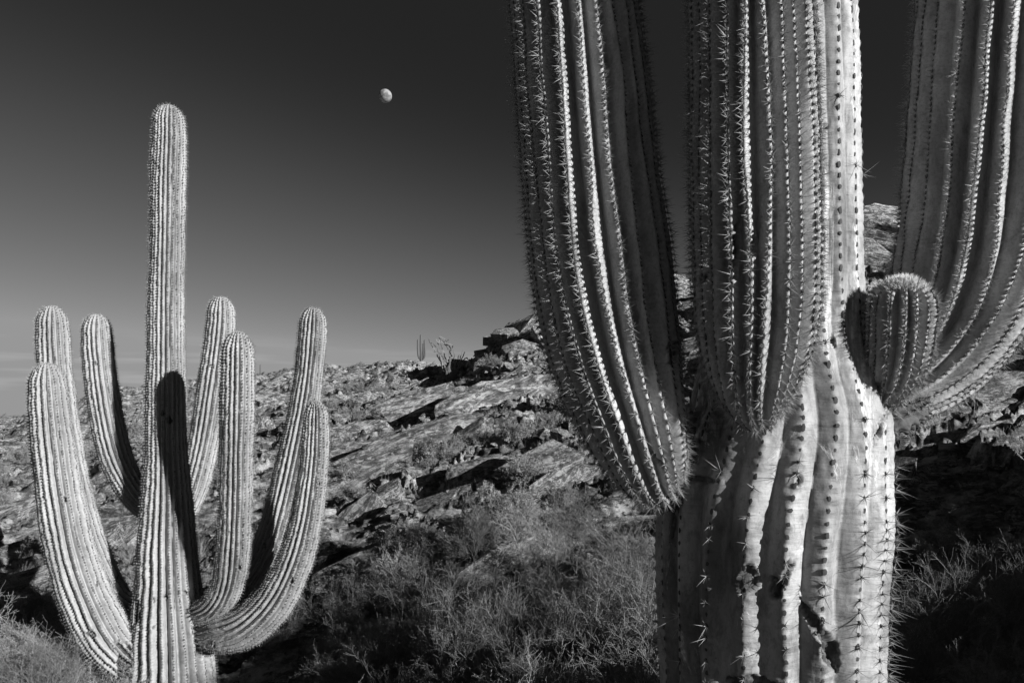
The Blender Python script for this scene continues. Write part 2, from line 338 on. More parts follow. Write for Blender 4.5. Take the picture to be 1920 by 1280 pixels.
class Limb:
    """ctrl: list of (px, py, D, half width px, rib depth, roundness), tip first"""
    def __init__(s, ctrl, N, sp, cap=True, seed=0, wob=.02, ribwob=.12, capk=1.25, tub=.0, twist=0, crest=.3):
        s.crest = crest
        c = []
        for q in ctrl:
            q = list(q) + [None] * (6 - len(q))
            p = P(*q[:3]); c.append([*p, q[3] * q[2] / F, .2 if q[4] is None else q[4], 0. if q[5] is None else q[5]])
        C = catmull(c)
        seg = np.linalg.norm(np.diff(C[:, :3], axis=0), axis=1); S = np.concatenate(([0], np.cumsum(seg)))
        s.L = S[-1]; s.S = np.linspace(0, s.L, max(60, int(s.L / .01))); s.N = N; s.sp = sp; s.seed = seed
        C = np.stack([np.interp(s.S, S, C[:, k]) for k in range(6)], -1)
        s.C = C[:, :3]; s.R0 = C[:, 3].copy(); s.dep = C[:, 4]; s.rnd = C[:, 5]
        if cap:
            cl = capk * np.interp(.25, s.S, s.R0) if s.L > .5 else capk * s.R0.max()
            cl = capk * np.max(s.R0[s.S < max(.3, s.S[3])]); k = np.clip(s.S / cl, 0, 1)
            s.R0 = s.R0 * np.sqrt(np.clip(1 - (1 - k) ** 2.1, 0, 1)); s.R0[0] = 1e-4
        T = np.gradient(s.C, axis=0); T /= np.linalg.norm(T, axis=1)[:, None]; s.T = T
        A = np.zeros_like(T); a = np.cross(T[0], (0, 1, 0.01)); a = a / np.linalg.norm(a)
        for i in range(len(T)):
            a = a - T[i] * np.dot(a, T[i]); a /= np.linalg.norm(a); A[i] = a
        s.A = A; s.B = np.cross(T, A); s.dR = np.gradient(s.R0, s.S)
        s.R0 = s.R0 * (1 + wob * 1.6 * fbm(s.S * 3.3 / max(.12, s.R0.max() * 4) , s.S * 0 + seed * 3.3, 3, 13))
        s.wob = wob; s.rw = ribwob; s.tub = tub; s.twist = twist
    def it(s, arr, q): return np.stack([np.interp(q, s.S, arr[:, k]) for k in range(3)], -1)
    def surf(s, q, k, u, bumps=True):
        """q distance from the tip, k rib index, u in [-1,1] across the rib"""
        sd = s.seed
        sh = s.rw * 2 * (fbm(q * 2.2, k * 3.7 + sd, 3, 5)) if True else 0
        ph = (k + u * .5 + sh * (1 - np.abs(u))) / s.N * 2 * math.pi + s.twist * q
        R = np.interp(q, s.S, s.R0); dp = np.interp(q, s.S, s.dep); rn = np.interp(q, s.S, s.rnd)
        au = np.abs(u); e_ = s.crest
        f1 = (np.sqrt(au ** 2 + e_ ** 2) - e_) / (math.sqrt(1 + e_ ** 2) - e_)
        f2 = au ** 3.2
        f = f1 * (1 - rn) + f2 * rn
        r = R * (1 - dp * f)
        w1 = fbm(q * 1.6 + sd, ph * 1.3, 3, 41)
        r = r * (1 + s.wob * 2 * w1)
        if bumps and s.tub:
            r = r + np.minimum(1, R / .05) * s.tub * np.exp(-(au / .3) ** 2) * (np.cos(math.pi * (q / s.sp + s.off(k))) ** 2 - .5)
            r = r + np.minimum(1, R / .05) * s.tub * .8 * fbm(q * 22, k * 5.1 + u * 2, 2, 77)
        a = s.it(s.A, q); b = s.it(s.B, q)
        rad = a * np.cos(ph)[..., None] + b * np.sin(ph)[..., None]
        return s.it(s.C, q) + rad * r[..., None], rad
    def off(s, k): return (hash2(np.asarray(k) % s.N, np.asarray(k) * 0 + s.seed, 3))
    def body(s, name, m, parent, per=10, ds=None):
        ds = ds or s.sp / 4; q = np.linspace(0, s.L, int(s.L / ds)); capz = np.linspace(0, q[4], 9)[1:-1]
        q = np.unique(np.concatenate((q, capz)))
        us = np.linspace(-1, 1, per, endpoint=False)
        K = np.repeat(np.arange(s.N), per); U = np.tile(us, s.N)
        QQ, KK = np.meshgrid(q, K, indexing='ij'); _, UU = np.meshgrid(q, U, indexing='ij')
        # continuous across rib borders: shift vanishes at |u|=1
        pos, _ = s.surf(QQ.ravel(), KK.ravel().astype(float), UU.ravel())
        n, mm = QQ.shape; ix = np.arange(n * mm).reshape(n, mm); jx = np.roll(ix, -1, axis=1)
        F4 = np.stack((ix[:-1], jx[:-1], jx[1:], ix[1:]), -1).reshape(-1, 4)
        V = np.vstack((pos, s.C[0][None], s.C[-1][None])); t0 = n * mm
        # end caps
        t1 = np.stack((np.full(mm, t0), jx[0], ix[0]), -1); t2 = np.stack((np.full(mm, t0 + 1), ix[-1], jx[-1]), -1)
        flat = np.concatenate((F4.reshape(-1), t1.reshape(-1), t2.reshape(-1)))
        sizes = np.concatenate((np.full(len(F4), 4), np.full(2 * mm, 3)))
        # outward orientation check
        return mesh_np(name, V, flat, m, parent, True, sizes=sizes)
    def areoles(s, qmin=.0, qmax=None):
        qmax = qmax or s.L; Qs = []; Ks = []
        for k in range(s.N):
            o = float(s.off(k)); n0 = np.arange(math.ceil(qmin / s.sp), int(qmax / s.sp) + 1)
            q = (n0 - o) * s.sp; q = q[(q > qmin) & (q < qmax)]; Qs.append(q); Ks.append(np.full(len(q), float(k)))
        q = np.concatenate(Qs); k = np.concatenate(Ks)
        # thin out where ribs crowd together at the apex
        R = np.interp(q, s.S, s.R0)
        keep = rng.random(len(q)) < np.clip(R / (.3 * s.R0.max()), .15, 1)
        q = q[keep]; k = k[keep]
        pos, rad = s.surf(q, k, np.zeros(len(q)))
        T = s.it(s.T, q); dR = np.interp(q, s.S, s.dR)
        nrm = rad - T * dR[:, None]; nrm /= np.linalg.norm(nrm, axis=1)[:, None]
        return q, k, pos, nrm, T

def cones(pos, d, ln, rad):
    """three-sided tapering needles"""
    n = len(pos); ref = np.where(np.abs(d[:, 2:3]) > .9, [[1., 0, 0]], [[0, 0, 1.]])
    a = np.cross(d, ref); a /= np.linalg.norm(a, axis=1)[:, None]; b = np.cross(d, a)
    V = np.zeros((n, 4, 3))
    for i in range(3):
        t = i * 2 * math.pi / 3
        V[:, i] = pos + (a * math.cos(t) + b * math.sin(t)) * np.reshape(rad, (-1, 1))
    V[:, 3] = pos + d * np.reshape(ln, (-1, 1))
    i0 = np.arange(n)[:, None] * 4
    Fc = np.concatenate([i0 + np.array([[0, 1, 3]]), i0 + np.array([[1, 2, 3]]), i0 + np.array([[2, 0, 3]])])
    return V.reshape(-1, 3), Fc
def spines(limb, parent, m, nr=9, ncn=3, lr=.016, lc=.035, rad=.0008, keepf=None, qmax=None, up=0., am=None, ar=.004, down=0.15, basefade=.16):
    q, k, pos, nrm, T = limb.areoles(qmax=qmax)
    B = np.cross(nrm, T); n = len(q)
    ok = np.ones(n, bool) if keepf is None else keepf(q, k, pos)
    # areole cushions: squat octahedra
    if am is not None:
        sz = (ar * (.7 + .6 * hash2(q * 1e3, k, 8)))[:, None]; el = (1.1 + .7 * hash2(q * 1e3, k, 9))[:, None]; Va = []
        for j in range(7):
            t_ = j * 2 * math.pi / 7; jr = rng.uniform(.7, 1.2, (n, 1))
            Va.append(pos + (T * math.cos(t_) * el + B * math.sin(t_) * .9) * sz * jr + nrm * sz * .05)
        Va.append(pos + nrm * sz * .28 + T * sz * .2)
        Va = np.stack(Va, 1).reshape(-1, 3); i0 = np.arange(n)[:, None] * 8
        Fa = np.concatenate([i0 + np.array([[j, (j + 1) % 7, 7]]) for j in range(7)])
        mesh_np('areoles', Va, Fa, am, parent, True)['kind'] = 'stuff'
    ok = ok & (rng.random(n) < np.clip((limb.L - q) / basefade + .02, 0, 1)); pos, nrm, T, B = pos[ok], nrm[ok], T[ok], B[ok]; n = len(pos)
    vig = rng.uniform(.55, 1.15, n)
    PS, DS, LS = [], [], []
    for i in range(nr + ncn):
        cen = i >= nr
        az = rng.random(n) * 2 * math.pi if cen else (i + rng.random(n) * .8) * 2 * math.pi / nr
        th = np.radians(rng.uniform(8, 50, n) if cen else rng.uniform(50, 84, n))
        d = nrm * np.cos(th)[:, None] + (T * np.cos(az)[:, None] + B * np.sin(az)[:, None]) * np.sin(th)[:, None]
        if cen: d[:, 2] -= down
        d /= np.linalg.norm(d, axis=1)[:, None]
        PS.append(pos + nrm * ar * .3); DS.append(d); LS.append((lc if cen else lr) * rng.uniform(.5, 1.3, n) * vig * (rng.random(n) > .12))
    V, Fc = cones(np.vstack(PS), np.vstack(DS), np.concatenate(LS), rad)
    mesh_np('spines', V, Fc, m, parent)['kind'] = 'stuff'

def apply_scars(o, spots, depth=.010, rim=.005):
    """old wounds sunk in the hide with a raised callus edge; the mask is stored on the mesh for the skin material"""
    me = o.data; n = len(me.vertices); v = np.zeros(n * 3); me.vertices.foreach_get('co', v); v = v.reshape(-1, 3)
    nm = np.zeros(n * 3); me.vertices.foreach_get('normal', nm); nm = nm.reshape(-1, 3)
    px = 960 + v[:, 0] / v[:, 1] * F; py = HZ - (v[:, 2] - EYE) / v[:, 1] * F
    front = (nm[:, 1] < .25); msk = np.zeros(n); disp = np.zeros(n)
    for (cx, cy, w_, h_, rot, sd) in spots:
        dx, dy = px - cx, py - cy; c_, s_ = math.cos(rot), math.sin(rot)
        a = (dx * c_ + dy * s_) / w_; b_ = (-dx * s_ + dy * c_) / h_
        k = np.hypot(a, b_) + .7 * fbm(a * 1.3 + sd, b_ * 1.6, 4, sd) + .25 * fbm(a * 5 + sd, b_ * 6, 3, sd + 3)
        m_ = np.clip((1 - k) / .16, 0, 1) * front; msk = np.maximum(msk, m_)
        disp += front * (-depth * m_ + rim * np.exp(-((k - 1.08) / .13) ** 2)) + m_ * .006 * fbm(px * .25, py * .09, 4, sd)
    v = v + nm * disp[:, None]; me.vertices.foreach_set('co', v.reshape(-1)); 
    at = me.attributes.new('scar', 'FLOAT', 'POINT'); at.data.foreach_set('value', msk.astype(np.float32)); me.update()
# ---- the near giant saguaro on the right
def base_of(px, D): 
    X = (px - 960) / F * D; return (X, D, float(ground_z(X, D)))
big = empty('saguaro', (0, 0, 0))
tag(big, 'huge old saguaro close to the camera at right with long spines and dark scars', 'cactus')
TD = 1.98
trunkL = Limb([(1462, -500, TD, 120, .10, .2), (1462, -250, TD, 128, .10, .3), (1463, 0, TD, 131, .10, .5), (1464, 300, TD, 136, .055, .05), (1466, 520, TD, 138, .055, .05), (1466, 640, TD, 145, .055, .05),
               (1468, 720, TD, 165, .055, .05), (1470, 790, TD, 183, .055, .05), (1456, 880, TD, 196, .055, .35), (1444, 950, TD, 208, .088, .08), (1438, 1030, TD, 207, .088, .08), (1436, 1110, TD, 203, .088, .08),
               (1438, 1280, TD, 200, .088, .08), (1445, 1500, TD, 192, .1, .45), (1450, 1900, TD, 185, .088, .08)],
              21, .030, cap=True, seed=4, wob=.011, ribwob=.08, tub=.003, crest=.14)
t = trunkL.body('trunk', M['trunk'], big, per=20, ds=.0052)
def tk(q, k, pos):
    low = pos[:, 2] < EYE + (HZ - 860) / F * TD
    keep = np.where(low, .85, .03)
    left = pos[:, 0] < P(1500, 0, TD)[0]
    keep = np.where(low & left & (pos[:, 2] > EYE + (HZ - 1080) / F * TD), .18, keep)
    keep = np.where(low & left & (pos[:, 2] <= EYE + (HZ - 1080) / F * TD), .4, keep)
    return rng.random(len(q)) < keep
spines(trunkL, t, M['spine'], nr=6, ncn=3, lr=.024, lc=.052, rad=.0011, keepf=tk, am=M['areole'], ar=.0050)
def big_arm(ctrl, N, seed, sp=.0165, **kw):
    L = Limb(ctrl, N, sp, seed=seed, wob=kw.pop('wob', .02), ribwob=.18, tub=.0028, capk=kw.pop('capk', 1.25))
    a = L.body('arm', M['skin_near'], big, per=12, ds=.005)
    if 'scars' in kw: apply_scars(a, kw.pop('scars'))
    spines(L, a, kw.pop('m', M['spine']), nr=kw.pop('nr', 11), ncn=kw.pop('ncn', 6), lr=kw.pop('lr', .018), lc=kw.pop('lc', .029), rad=kw.pop('rad', .00072), am=M['areole'], ar=.0042)
    return L, a
big_arm([(1040, -420, 1.86, 102, .26), (1055, -200, 1.86, 111, .26), (1076, 0, 1.86, 117, .26), (1092, 170, 1.86, 122, .26), (1105, 330, 1.85, 127, .26), (1122, 480, 1.84, 129, .26), (1140, 610, 1.82, 125, .26),
         (1162, 710, 1.80, 117, .26), (1186, 790, 1.78, 102, .26), (1204, 845, 1.80, 84, .24), (1221, 884, 1.85, 63, .22), (1246, 905, 1.92, 48, .18), (1290, 905, 1.99, 45, .1)], 22, 1, scars=[(1262, 655, 9, 28, .1, 4), (1232, 862, 4, 20, -.6, 6)])
big_arm([(1395, -420, 1.62, 95, .26), (1398, -200, 1.62, 105, .26), (1403, 0, 1.62, 108, .26), (1409, 200, 1.62, 111, .26), (1413, 400, 1.62, 114, .26), (1415, 540, 1.62, 114, .26), (1415, 620, 1.63, 107, .26),
         (1413, 680, 1.65, 92, .26), (1413, 722, 1.68, 72, .26), (1417, 756, 1.73, 50, .16), (1426, 784, 1.82, 30, .1)], 22, 2, scars=[(1381, 470, 6, 48, .05, 2), (1412, 462, 5, 26, .05, 8), (1322, 520, 4, 14, .8, 12)])
big_arm([(1890, -440, 2.06, 118, .2), (1876, -200, 2.06, 126, .2), (1862, 0, 2.06, 128, .2), (1846, 200, 2.06, 130, .2), (1834, 360, 2.06, 130, .2), (1820, 480, 2.06, 126, .2), (1795, 580, 2.05, 116, .2),
         (1757, 660, 2.04, 98, .2), (1712, 716, 2.03, 74, .18), (1668, 745, 2.02, 52, .15), (1620, 760, 2.0, 38, .1)], 20, 3)
bl, ba = big_arm([(1689, 525, 1.77, 28, .28), (1689, 549, 1.77, 52, .28), (1688, 580, 1.77, 58, .3), (1686, 625, 1.77, 58, .32), (1681, 672, 1.78, 53, .3), (1671, 710, 1.81, 43, .26), (1650, 742, 1.86, 34, .2), (1620, 765, 1.95, 26, .1)],
              16, 5, sp=.012, nr=11, ncn=7, lr=.015, lc=.024, capk=.85, rad=.0008)
ba['label'] = 'short round new arm like a ball with a white crown of spines'
# pale fuzzy crown on the young ball arm
q = rng.random(900); n = 2600
th = rng.random(n) * 2 * math.pi; rr = rng.random(n) ** .6 * .058
cpos = P(1689, 525, 1.77) + np.stack((np.cos(th) * rr, np.sin(th) * rr, -.003 - (rr / .058) ** 2.2 * .034), -1)
d = np.stack((np.cos(th) * rr * 10, np.sin(th) * rr * 10, np.full(n, .8)), -1) + rng.normal(0, .3, (n, 3)); d /= np.linalg.norm(d, axis=1)[:, None]
V, Fc = cones(cpos, d, rng.uniform(.008, .026, n), .0009)
mesh_np('crown_spines', V, Fc, M['spine_pale'], ba)['kind'] = 'stuff'

def neck(ctrl, seed, name='woody_neck', hairy=False):
    L = Limb([list(c) + [.16, .1] for c in ctrl], 15, .02, cap=False, seed=seed, wob=.16, ribwob=.4, tub=.014)
    o_ = L.body(name, M['scar'], big, per=9, ds=.003)
    if hairy: spines(L, o_, M['spine'], nr=7, ncn=5, lr=.02, lc=.036, rad=.0009, ar=.003, basefade=.001, down=.5)
    return o_
neck([(1226, 880, 1.87, 50), (1250, 898, 1.92, 64), (1295, 902, 1.97, 72)], 71)
neck([(1419, 765, 1.775, 32), (1425, 785, 1.82, 42), (1432, 800, 1.9, 48)], 72)
neck([(1700, 745, 2.0, 44), (1665, 762, 1.97, 54), (1620, 765, 1.97, 56)], 73, hairy=True)
# dark corky scars on the old trunk, each a lumpy plate following the ribs
apply_scars(t, [(1403, 1088, 17, 34, .05, 3), (1474, 1076, 9, 36, .45, 5), (1456, 1104, 12, 20, -.2, 15), (1532, 1178, 13, 52, -.5, 9), (1556, 1222, 14, 38, -.05, 12), (1410, 1282, 52, 17, 0, 19),
                (1305, 898, 36, 7, .05, 23), (1651, 800, 6, 30, .4, 27), (1560, 640, 6, 10, 0, 33), (1545, 240, 5, 8, 0, 35), (1500, 900, 5, 9, .2, 37), (1262, 985, 5, 34, .1, 39), (1290, 840, 16, 60, .15, 41)])

# ---- the many-armed saguaro on the left
left = empty('saguaro', (0, 0, 0))
tag(left, 'tall pale saguaro at left with seven upcurved arms round one tall central trunk', 'cactus')
def small_limb(name, ctrl, N, seed, root, dep=.2, extra=[]):
    c = [list(q[:3]) + [q[3] * (.93 if name == 'arm' else .92 + .07 * min(1, max(0, (q[1] - 850) / 300))), dep, .5] for q in ctrl]
    L = Limb(c, N, .034, seed=seed, wob=.028, ribwob=.10, tub=.014, capk=1.3, crest=.3)
    a = L.body(name, M['skin_far'], root, per=8, ds=.0113)
    r_ = random.Random(seed); ii = [r_.randrange(len(c) // 4, len(c)) for _ in range(6)]
    apply_scars(a, [(c[i][0] + r_.uniform(-.7, .7) * c[i][3], c[i][1] + r_.uniform(-40, 40), r_.uniform(1.6, 3.6), r_.uniform(2, 6), 0, i + seed) for i in ii] + extra, .02, .012)
    spines(L, a, M['spine'], nr=4, ncn=5, lr=.018, lc=.031, rad=.0013, am=M['areole_far'], ar=.0095)
    return L
LD = 8.5
small_limb('trunk', [(318, 197, LD, 28), (318, 260, LD, 31), (316, 330, LD, 32.5), (314, 450, LD, 32.5), (312, 560, LD, 33.5), (312, 680, LD, 35.5), (312, 780, LD, 38), (313, 860, LD, 41), (314, 940, LD, 46),
                     (314, 1020, LD, 53), (316, 1100, LD, 61), (319, 1180, LD, 70), (322, 1280, LD, 76), (322, 1380, LD, 72)], 24, 11, left, .24, [(317, 786, 7, 6, 0, 1), (306, 775, 4, 5, 0, 2), (258, 1150, 5, 30, 0, 3), (372, 1190, 10, 40, 0, 4)])
small_limb('arm', [(88, 679, 8.0, 26), (90, 730, 8.0, 33), (96, 800, 8.0, 37), (106, 880, 8.0, 40), (118, 960, 8.0, 42), (135, 1040, 8.02, 44), (160, 1115, 8.06, 46), (195, 1185, 8.15, 47), (232, 1228, 8.25, 42), (270, 1245, 8.4, 30)], 20, 12, left, .26, [(172, 1188, 8, 9, .5, 3), (232, 1240, 20, 40, .1, 5)])
small_limb('arm', [(98, 572, 8.68, 24), (99, 620, 8.68, 29), (103, 700, 8.68, 32), (110, 790, 8.68, 35), (124, 880, 8.68, 37), (145, 970, 8.68, 37), (172, 1050, 8.66, 37), (210, 1120, 8.62, 34), (265, 1165, 8.6, 28)], 20, 13, left, .26)
small_limb('arm', [(182, 588, 8.93, 24), (182, 630, 8.93, 27), (188, 700, 8.93, 29), (200, 780, 8.93, 30), (216, 850, 8.9, 30), (240, 905, 8.8, 29), (275, 950, 8.8, 25), (305, 975, 8.6, 20)], 19, 14, left, .26)
small_limb('arm', [(415, 555, 9.1, 23), (415, 600, 9.1, 27), (408, 670, 9.1, 29), (398, 740, 9.1, 30), (387, 810, 9.08, 30), (374, 870, 9.0, 29), (356, 930, 8.9, 28), (330, 985, 8.7, 24)], 19, 15, left, .26)
small_limb('arm', [(447, 620, 7.56, 26), (446, 670, 7.56, 31), (445, 760, 7.60, 32), (443, 850, 7.72, 32), (441, 940, 7.88, 31), (438, 1020, 8.06, 32), (430, 1085, 8.2, 32), (410, 1128, 8.26, 30), (380, 1145, 8.36, 24), (358, 1142, 8.5, 16)], 20, 16, left, .26)
small_limb('arm', [(588, 575, 9.2, 23), (586, 625, 9.2, 27), (578, 710, 9.2, 28), (565, 790, 9.2, 30), (549, 870, 9.2, 33), (531, 950, 9.15, 35), (508, 1025, 9.05, 36), (476, 1085, 8.9, 35), (430, 1130, 8.7, 30), (388, 1150, 8.65, 20)], 20, 17, left, .26)
small_limb('arm', [(592, 750, 8.2, 20), (592, 795, 8.2, 25), (589, 860, 8.2, 28), (581, 930, 8.2, 31), (568, 1000, 8.2, 34), (547, 1065, 8.2, 37), (515, 1125, 8.2, 40), (470, 1168, 8.24, 42), (428, 1182, 8.34, 40), (400, 1186, 8.44, 33), (376, 1186, 8.54, 22)], 21, 18, left, .26)

# ------------------------------------------------------------------ rocks
def make_rock(seed, dims, n_pts=16, cuts=4, lay=.12):
    r = random.Random(seed); bm = bmesh.new()
    for i in range(n_pts):
        v = Vector((r.uniform(-1, 1), r.uniform(-1, 1), r.uniform(-1, 1)))
        m_ = max(abs(v.x), abs(v.y), abs(v.z)); v = v / m_ * r.uniform(.75, 1)
        bm.verts.new((v.x * dims[0], v.y * dims[1], v.z * dims[2]))
    res = bmesh.ops.convex_hull(bm, input=bm.verts)
    bmesh.ops.delete(bm, geom=[g_ for g_ in res['geom_interior'] if isinstance(g_, bmesh.types.BMVert)], context='VERTS')
    if cuts:
        for it in range(3 if cuts > 3 else 2):
            long_ = [e_ for e_ in bm.edges if e_.calc_length() > .16 * dims[0] * (1 if it else 1.8)]
            bmesh.ops.subdivide_edges(bm, edges=long_, cuts=2 if it == 0 else 1, use_grid_fill=True)
            bmesh.ops.triangulate(bm, faces=bm.faces)
        bm.normal_update()
        off = Vector((seed * 3.1, seed * 1.7, 0)); disp = []
        for v in bm.verts:
            p = v.co
            side = 1 - abs(v.normal.z)
            layer = math.floor((p.z + .03 * mnoise.noise(p * 2 + off)) / (dims[2] * lay * 2) + 100)
            h = random.Random(seed * 1000 + layer).uniform(-1, 1)
            d = mnoise.fractal(p * 1.6 / dims[0] + off, 1.0, 2.1, 5) * .07 * dims[0]
            out = Vector((p.x, p.y, 0)); out = out.normalized() if out.length > 1e-5 else Vector((0, 0, 0))
            disp.append(out * (h * .09 * side * dims[1]) + v.normal * (d * (.3 + .7 * side)) * .8)
        for v, d in zip(bm.verts, disp): v.co += d
    bmesh.ops.triangulate(bm, faces=bm.faces)
    bm.normal_update()
    me = bpy.data.meshes.new('rock'); bm.to_mesh(me); bm.free(); me.materials.append(M['rock'])
    return me
slab_me = [make_rock(20 + i, (1, random.Random(i).uniform(.42, .75), random.Random(i + 50).uniform(.13, .26)), 15 + i % 5) for i in range(12)]
block_me = [make_rock(60 + i, (1, .8, .55), 18, lay=.09) for i in range(6)]
rr = random.Random(5)
def bed_frame(jit, az_face=0.0, rise=25):
    """slabs share the tilt of the beds: long axis rising to the right, faces leaning back from the viewer's side"""
    n = Vector((-.22 + rr.gauss(0, jit), -.62 + rr.gauss(0, jit), .75 + rr.gauss(0, jit * .6))).normalized()
    e_ = math.radians(rise + rr.gauss(0, jit * 40)); x = Vector((math.cos(e_), rr.gauss(0, .2), math.sin(e_)))
    x = (x - n * x.dot(n)).normalized(); y = n.cross(x)
    return Matrix((x, y, n)).transposed()
def put_rock(me, X, Y, size, jit=.22, sink=.25, name='rock_slab', sc3=(1, 1, 1), rise=25, rot=None):
    o = bpy.data.objects.new(name, me); COL.objects.link(o)
    z = float(ground_z(X, Y))
    R3 = rot or bed_frame(jit, rise=rise)
    S = Matrix.Diagonal((size * sc3[0], size * sc3[1], size * sc3[2]))
    o.matrix_world = Matrix.Translation((X, Y, z + size * .22 - size * sink)) @ (R3 @ S).to_4x4()
    return o
def put_px(me, px, py_hint, D, size, **k):
    return put_rock(me, (px - 960) / F * D, D, size, **k)
def visible_px(X, Y): return 960 + X / Y * F
G_R = 'loose rock slabs scattered over the hillside'
ZL = [(60, 'at the left edge'), (270, 'behind the pale saguaro left arms'), (480, 'behind the pale saguaro right arms'), (640, 'just right of the pale saguaro'), (710, 'left of the skyline saguaro'),
      (800, 'below the skyline saguaro'), (870, 'below the ocotillo'), (940, 'right below the ocotillo'), (1010, 'below the dark ridge boulders'), (1110, 'below the spiny left arm'),
      (1280, 'close left of the old trunk'), (1660, 'behind the old trunk'), (1780, 'close right of the old trunk'), (9999, 'near the right edge')]
def where(px, D):
    z = [t_ for k, t_ in ZL if px < k][0]
    d = 'at the bottom' if D < 5.6 else 'in the foreground' if D < 8 else 'low on the slope' if D < 14 else 'halfway up the slope' if D < 28 else 'high on the slope' if D < 50 else 'near the skyline'
    return d + ' ' + z
n_r = 0
spots = []
for i in range(4000):
    if n_r >= 260: break
    px = rr.uniform(-60, 1990); D = math.exp(rr.uniform(math.log(8), math.log(46)))
    X = (px - 960) / F * D
    if abs(px - 320) < 110 and D < 10.5: continue
    zb = float(ground_z(X, D)); py = HZ - (zb - EYE) / D * F
    if py > 1340: continue
    size = rr.uniform(16, 55) / F * D * (1.0 if rr.random() < .8 else 1.5)
    if any((px - a) ** 2 + ((py - b) * 1.6) ** 2 < (c * .9) ** 2 for a, b, c in spots): continue
    spots.append((px, py, size / D * F))
    o = put_rock(rr.choice(slab_me) if rr.random() < .75 else rr.choice(block_me), X, D, size, sc3=(rr.uniform(.8, 1.3), rr.uniform(.8, 1.2), rr.uniform(.7, 1.4)))
    tag(o, 'lichen-flecked rock slab lying ' + where(px, D), 'rock', 'rock slabs ' + where(px, D)); n_r += 1
# the large slabs one can point to
def big_slab(px, D, size, label, me=0, sc3=(1, 1, 1), rise=25, nrm=None, lift=0, name='rock_slab', block=False, yaw=None):
    X = (px - 960) / F * D
    n = Vector(nrm or (-.1, -.72, .68)).normalized(); e_ = math.radians(rise); x = Vector((math.cos(e_), 0, math.sin(e_)))
    x = (x - n * x.dot(n)).normalized(); y = n.cross(x)
    o = put_rock((block_me if block else slab_me)[me], X, D, size, sc3=sc3, rot=Matrix((x, y, n)).transposed(), sink=.1 - lift, name=name)
    tag(o, label, 'rock'); return o
big_slab(690, 17, 1.55, 'broad sloping slab with a dark cleft right of the left saguaro', 1, (1.1, 1.1, .7), 33)
big_slab(815, 19, 1.75, 'long pale-flecked slab above the bushes in the middle of the slope', 3, (1.15, 1.0, .7), 20)
big_slab(955, 24, 2.4, 'largest smooth slab high on the slope below the ridge boulders', 5, (1.2, 1.0, .7), 24)
big_slab(765, 26, 1.7, 'slab with a shadowed overhang below the branching ocotillo', 7, (1.2, .8, 1.0), 22)
big_slab(905, 15, .85, 'flat plate of rock perched left of the big spiny arm', 2, (1.1, 1, .8), 10)
big_slab(1010, 14, .8, 'broken slab leaning beside the big spiny arm', 4, (1.2, 1, 1), 30)
big_slab(650, 24, 1.3, 'weathered slab jutting over dark shadow behind the right pale arms', 9, (1.3, .8, 1.2), 24)
big_slab(940, 9.5, .75, 'slab half hidden by wiry twigs in the middle foreground', 8, (1.3, 1, .8), 35)
big_slab(720, 11, .8, 'low ledge of layered rock among the shrubs in the middle foreground', 10, (1.5, .7, .8), 22)
big_slab(40, 12, .95, 'long ledge of rock at the left edge above the wiry grass', 11, (1.5, .6, .8), 20)
big_slab(200, 16, 1.0, 'layered slab between the two leftmost arms and the pale trunk', 6, (1.4, .8, .8), 14)
big_slab(20, 19, 1.1, 'rounded slab at the far left edge of the slope', 0, (1.3, .9, .9), 20)
big_slab(1785, 7.5, .30, 'pointed triangular rock standing in shade right of the old trunk', 2, (1, 1.1, 1.2), 62, (.5, -.8, .2))
big_slab(1720, 14, 1.0, 'sunlit slab under the root of the rightmost big arm', 3, (1.3, .9, .8), 8)
big_slab(1850, 15, 1.2, 'cracked sunlit slab at the right edge under the big arm', 9, (1.2, .9, .9), 14)
big_slab(1890, 22, 1.6, 'upright slab beside the right edge behind the big arm', 5, (1.1, 1.0, .8), 60)
# ridge boulders
big_slab(1012, 44, 1.7, 'dark boulder on the ridge just left of the big spiny arm', 0, (1.1, .9, 1.2), 20, (-.5, -.3, .85), .1, 'boulder', True)
big_slab(962, 44, 1.15, 'smaller shadowed boulder capping the ridge beside the dark boulder', 3, (1.3, .9, .9), 28, (-.2, -.5, .85), -.1, 'boulder', True)
big_slab(1040, 41, 1.6, 'boulder on the ridge behind the big left arm', 2, (1, .9, 1.0), 10, (.1, -.5, .9), .1, 'boulder', True)
big_slab(1262, 42, 1.5, 'pale lit boulder on the ridge in the gap left of the front arm', 3, (1, .9, 1.0), 10, (.2, -.6, .8), .1, 'boulder', True)
big_slab(1285, 38, 1.2, 'stepped boulder below the pale lit one in the gap', 4, (1, .9, 1.0), 10, (.2, -.6, .8), .1, 'boulder', True)
big_slab(1640, 34, 1.9, 'rugged boulder topping the ridge right of the old trunk', 5, (1, .9, 1.3), 10, (.2, -.6, .8), .4, 'boulder', True)
big_slab(1622, 30, 1.2, 'cracked block below the ridge boulder behind the round young arm', 0, (1, .9, 1.3), 10, (.2, -.6, .8), .3, 'boulder', True)
big_slab(885, 52, 1.3, 'low rounded boulder on the ridge right of the ocotillo', 4, (1.5, .9, .6), 14, (.1, -.4, .9), -.45, 'boulder', True)
big_slab(905, 40, 2.0, 'long dark tilted slab leading up to the ridge boulders', 7, (1.5, .7, 1.2), 30, (-.1, -.5, .85), -.15)

